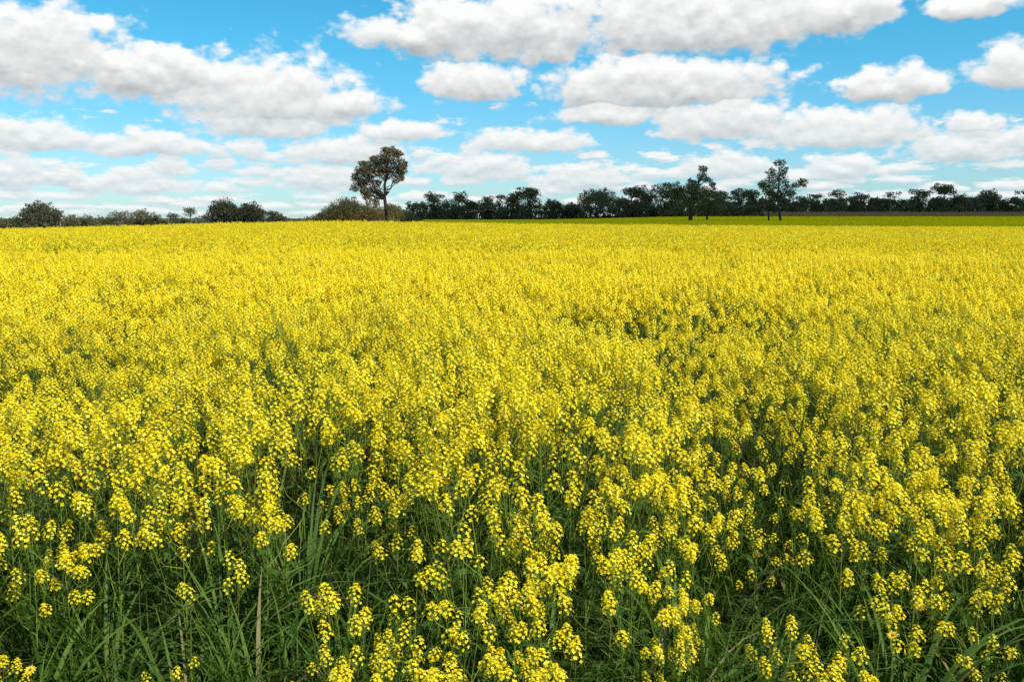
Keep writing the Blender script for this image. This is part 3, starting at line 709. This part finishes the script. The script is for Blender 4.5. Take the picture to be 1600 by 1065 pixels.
# lone tree
lone = [(12, 246, 17, 11), (26, 258, 11, 10), (-4, 252, 14, 9), (6, 262, 18, 11), (-20, 260, 12, 9), (-36, 268, 11, 9), (-44, 280, 8, 8), (-30, 282, 10, 8), (-14, 272, 13, 9),
        (22, 272, 12, 9), (30, 268, 8, 9), (-42, 294, 8, 8), (-28, 298, 8, 8), (-12, 288, 8, 7), (-22, 310, 7, 9), (-12, 316, 6, 9), (-30, 306, 6, 8), (10, 238, 12, 6), (24, 244, 9, 7),
        (20, 284, 7, 5), (28, 280, 6, 6), (-8, 302, 6, 6), (34, 262, 4, 6), (-16, 250, 8, 6), (-30, 258, 7, 5), (2, 276, 12, 7), (8, 326, 4, 4), (-26, 270, 9, 8), (-34, 288, 9, 7), (-20, 284, 8, 7), (-20, 298, 8, 7)]
tree('lone_tree', 602, 231, 122, 42, 'x', M_OLIVE, 'tallest lone brownish tree with a lopsided round crown standing on the crest', clumps=lone, trunk=(.26, 5, 1), seed=3, dens=2.1, leaf=.105, forks=.52)
# tree on the far crop with a broken top
t1 = [(20, 266, 8, 6), (14, 278, 9, 8), (4, 290, 12, 9), (-4, 300, 20, 12), (-24, 298, 14, 12), (10, 312, 22, 12), (28, 282, 8, 5), (30, 290, 6, 5), (18, 300, 12, 10), (-12, 318, 18, 10), (-38, 292, 9, 6), (-4, 284, 3, 4)]
tree('gum_tree', 1076, 259, 232, 40, 'x', M_GUMD, 'dark gum tree with a ragged top leaning right and a short black trunk', clumps=t1, trunk=(.5, 0, 1), seed=5, dens=2.0, leaf=.2, forks=.35)
t2 = [(8, 308, 20, 12), (-12, 318, 14, 12), (16, 324, 16, 10), (-4, 328, 18, 9)]
tree('gum_tree', 1102, 297, 236, 24, 'x', M_GUMD, 'low bushy tree touching the right side of the ragged gum', clumps=t2, trunk=(.3, 0, 0), seed=6, dens=1.7, leaf=.2, forks=.25)
t3 = [(0, 256, 11, 6), (4, 268, 9, 8), (-14, 272, 9, 8), (0, 282, 16, 10), (-18, 292, 14, 10), (10, 298, 15, 10), (24, 290, 10, 5), (32, 286, 8, 6), (-4, 306, 16, 8), (20, 304, 8, 5), (-28, 288, 6, 6), (36, 292, 4, 3)]
tree('gum_tree', 1214, 250, 225, 36, 'x', M_GUMD, 'tall open gum tree with two slanting bare trunks alone on the far crop', clumps=t3, trunk=(.28, 4, -4), seed=8, dens=1.7, leaf=.19, forks=.42)
t4 = [(0, 300, 10, 8), (-8, 292, 8, 6)]
tree('gum_tree', 1194, 285, 228, 14, 'x', M_GUMD, 'slim small gum standing just left of the two-trunked gum', clumps=t4, trunk=(.2, 4, 0), seed=9, dens=1.3, leaf=.19, forks=.5)

# the tree line: px, top, half width, distance, style, leaf material, label
O_, D_, G_, P_ = M_OLIVE, M_GUMD, M_GUM, M_PALE
LINE = [
 (8, 338, 16, 300, 'bush', G_, 'low scrubby bush at the extreme left end of the tree line'),
 (30, 343, 10, 300, 'bush', G_, 'small bush tucked against the left side of the broad olive tree'),
 (68, 314, 31, 290, 'dome', M_MOSS, 'broad dense olive tree, biggest at the left end of the tree line'),
 (100, 325, 8, 292, 'thin', G_, 'small tuft-topped tree just right of the broad olive tree'),
 (118, 334, 16, 300, 'bush', D_, 'dark low tree right of the broad olive tree'),
 (142, 334, 13, 300, 'bush', G_, 'rounded low tree, second right of the broad olive tree'),
 (172, 336, 13, 310, 'bush', G_, 'low loose tree before the paired open gums at left'),
 (190, 328, 15, 305, 'gum', P_, 'pale open gum in the left third of the tree line'),
 (206, 338, 12, 312, 'bush', D_, 'dark scrub between two open gums at left'),
 (226, 325, 16, 305, 'gum', G_, 'open gum with a single tuft above its crown at left'),
 (246, 333, 11, 308, 'gum', G_, 'small gum leaning right beside the tufted gum'),
 (275, 325, 11, 300, 'thin', P_, 'thin pale tree with a tiny flat crown, left of its taller pale mate'),
 (303, 320, 17, 300, 'thin', P_, 'thin pale tree with a rounded see-through crown at left'),
 (325, 335, 14, 305, 'bush', P_, 'pale scrub between the thin pale tree and the dark gums'),
 (353, 309, 21, 290, 'dome', M_DARK, 'tallest dark gum of the left half of the tree line'),
 (378, 315, 15, 294, 'gum', M_DARK, 'dark gum touching the right side of the tallest left gum'),
 (395, 313, 18, 292, 'dome', M_DARK, 'dark spreading gum, third in the left dark clump'),
 (420, 325, 16, 298, 'gum', M_DARK, 'lower dark gum at the right end of the left dark clump'),
 (438, 332, 12, 300, 'gum', G_, 'small fading gum sloping down right of the dark clump'),
 (468, 340, 20, 320, 'bush', D_, 'very low distant scrub in the dip left of the round bush'),
 (499, 331, 13, 250, 'gum', G_, 'small loose tree at the left foot of the big round bush'),
 (545, 306, 34, 235, 'dome', M_MOSS, 'big round brown-green bush tree left of the lone tree'),
 (520, 318, 18, 240, 'bush', M_MOSS, 'lower left lobe tree joined to the big round bush'),
 (580, 314, 20, 232, 'bush', O_, 'brown bushy tree directly left of the lone trunk'),
 (613, 316, 16, 250, 'dome', D_, 'dark bush seen just behind the lone trunk'),
 (632, 326, 13, 255, 'bush', D_, 'dark bush sloping down right of the lone trunk'),
 (655, 312, 12, 360, 'gum', D_, 'first upright gum right of the lone tree'),
 (682, 298, 17, 365, 'gum', D_, 'open gum with a domed see-through crown right of the lone tree'),
 (713, 299, 15, 362, 'gum', D_, 'gum with a narrow tuft on top, third right of the lone tree'),
 (736, 309, 15, 368, 'gum', D_, 'lower dark gum between two taller ones left of centre'),
 (765, 303, 19, 364, 'gum', D_, 'broad gum left of the pale-limbed pair near the centre'),
 (797, 293, 20, 360, 'gum', G_, 'left one of two tall gums near the picture centre'),
 (829, 289, 21, 358, 'gum', G_, 'right one of two tall gums near the picture centre'),
 (870, 307, 15, 372, 'gum', G_, 'small gum in the low gap right of the two tall ones'),
 (892, 317, 13, 376, 'bush', G_, 'low bush at the bottom of the gap in mid tree line'),
 (932, 291, 31, 355, 'dome', D_, 'wide domed gum right of the gap in mid tree line'),
 (972, 306, 14, 365, 'gum', D_, 'low gum wedged right of the wide domed gum'),
 (988, 283, 19, 358, 'gum', D_, 'gum whose flat-topped tuft stands high, right of the domed gum'),
 (1012, 300, 17, 366, 'gum', D_, 'dark gum behind the flat-topped one'),
 (1040, 285, 19, 356, 'gum', D_, 'gum with a rounded crown just left of the ragged gum'),
 (1060, 292, 16, 352, 'gum', D_, 'dark gum behind the crown of the ragged gum'),
 (1122, 292, 16, 420, 'gum', G_, 'gum behind and right of the low bushy tree'),
 (1148, 290, 16, 430, 'gum', G_, 'open-topped gum between the ragged gum and the two-trunked gum'),
 (1172, 292, 15, 440, 'gum', D_, 'gum just left of the two-trunked gum'),
 (1205, 300, 16, 500, 'gum', D_, 'distant gum seen through the two-trunked gum'),
 (1240, 306, 18, 560, 'gum', D_, 'small gum behind the right limb of the two-trunked gum'),
 (1266, 301, 13, 570, 'gum', D_, 'gum with a small round top right of the two-trunked gum'),
 (1298, 293, 20, 560, 'gum', D_, 'tallest gum between the two-trunked gum and the right clump'),
 (1325, 303, 16, 570, 'gum', D_, 'leaning gum right of the tall right-hand gum'),
 (1345, 301, 18, 575, 'gum', G_, 'flat-topped gum in the right half of the tree line'),
 (1366, 309, 12, 580, 'gum', G_, 'low gum before the loose pale one at right'),
 (1386, 297, 15, 570, 'thin', G_, 'loose see-through gum left of the right clump'),
 (1408, 309, 14, 580, 'gum', D_, 'low dark gum between the loose gum and the right clump'),
 (1430, 290, 14, 560, 'gum', D_, 'left crown of the right clump of big gums'),
 (1464, 285, 24, 555, 'gum', G_, 'biggest gum of the right clump with a broad domed crown'),
 (1493, 303, 16, 560, 'dome', D_, 'dark rounded tree hugging the right side of the big domed gum'),
 (1514, 308, 12, 580, 'gum', P_, 'pale small tree in the dip after the right clump'),
 (1536, 296, 18, 560, 'dome', D_, 'rounded gum alone right of the dip near the right edge'),
 (1566, 307, 14, 575, 'gum', O_, 'small brownish tree left of the last tree at right'),
 (1594, 293, 17, 550, 'gum', D_, 'dark tree cut by the right edge of the picture'),
]
for i, (px, top, hw, d, sty, lm, lab) in enumerate(LINE):
    tree('gum_tree' if sty in ('gum', 'thin') else 'bush_tree', px, top, d, hw, sty, lm, lab, barkm=M_BARKP if sty == 'thin' or lm is P_ else M_BARK, seed=i,
         dens=.75 if sty == 'thin' else 1.05, group='trees along the far tree line')
# woodland mass behind the first row
A = Acc(); r = np.random.default_rng(44)
for (x0, x1, t0_, dd) in [(-200, 480, 338, 330), (480, 660, 334, 300), (640, 1190, 315, 395), (1100, 1900, 310, 640)]:
    for px in np.arange(x0, x1, 7):
        u = dd/F; x = (px-800)*u; z0 = float(terrain(x, dd)); top = t0_+r.uniform(-4, 6); zt = CAMZ+(HZ-top)*u; H = zt-z0
        for k in range(3):
            cards(A, (x, dd+r.uniform(-6, 8), z0+H*(.12+.3*k)), (6.5*u, 6*u, H*.25), 170 if dd < 500 else 260, .0013*dd, r, .1)
for px in np.arange(1090, 1900, 5):     # scrub at the foot of the right-hand trees
    u = 640/F; x = (px-800)*u; cards(A, (x, 640+r.uniform(-3, 3), float(terrain(x, 640))+.9), (4*u, 3, 1.9), 90, .7, r, .0)
o = link('woodland', A.mesh('woodland', [M_GUMD])); tag(o, 'dark continuous woodland behind the separate gum trees', 'woodland', kind='stuff')
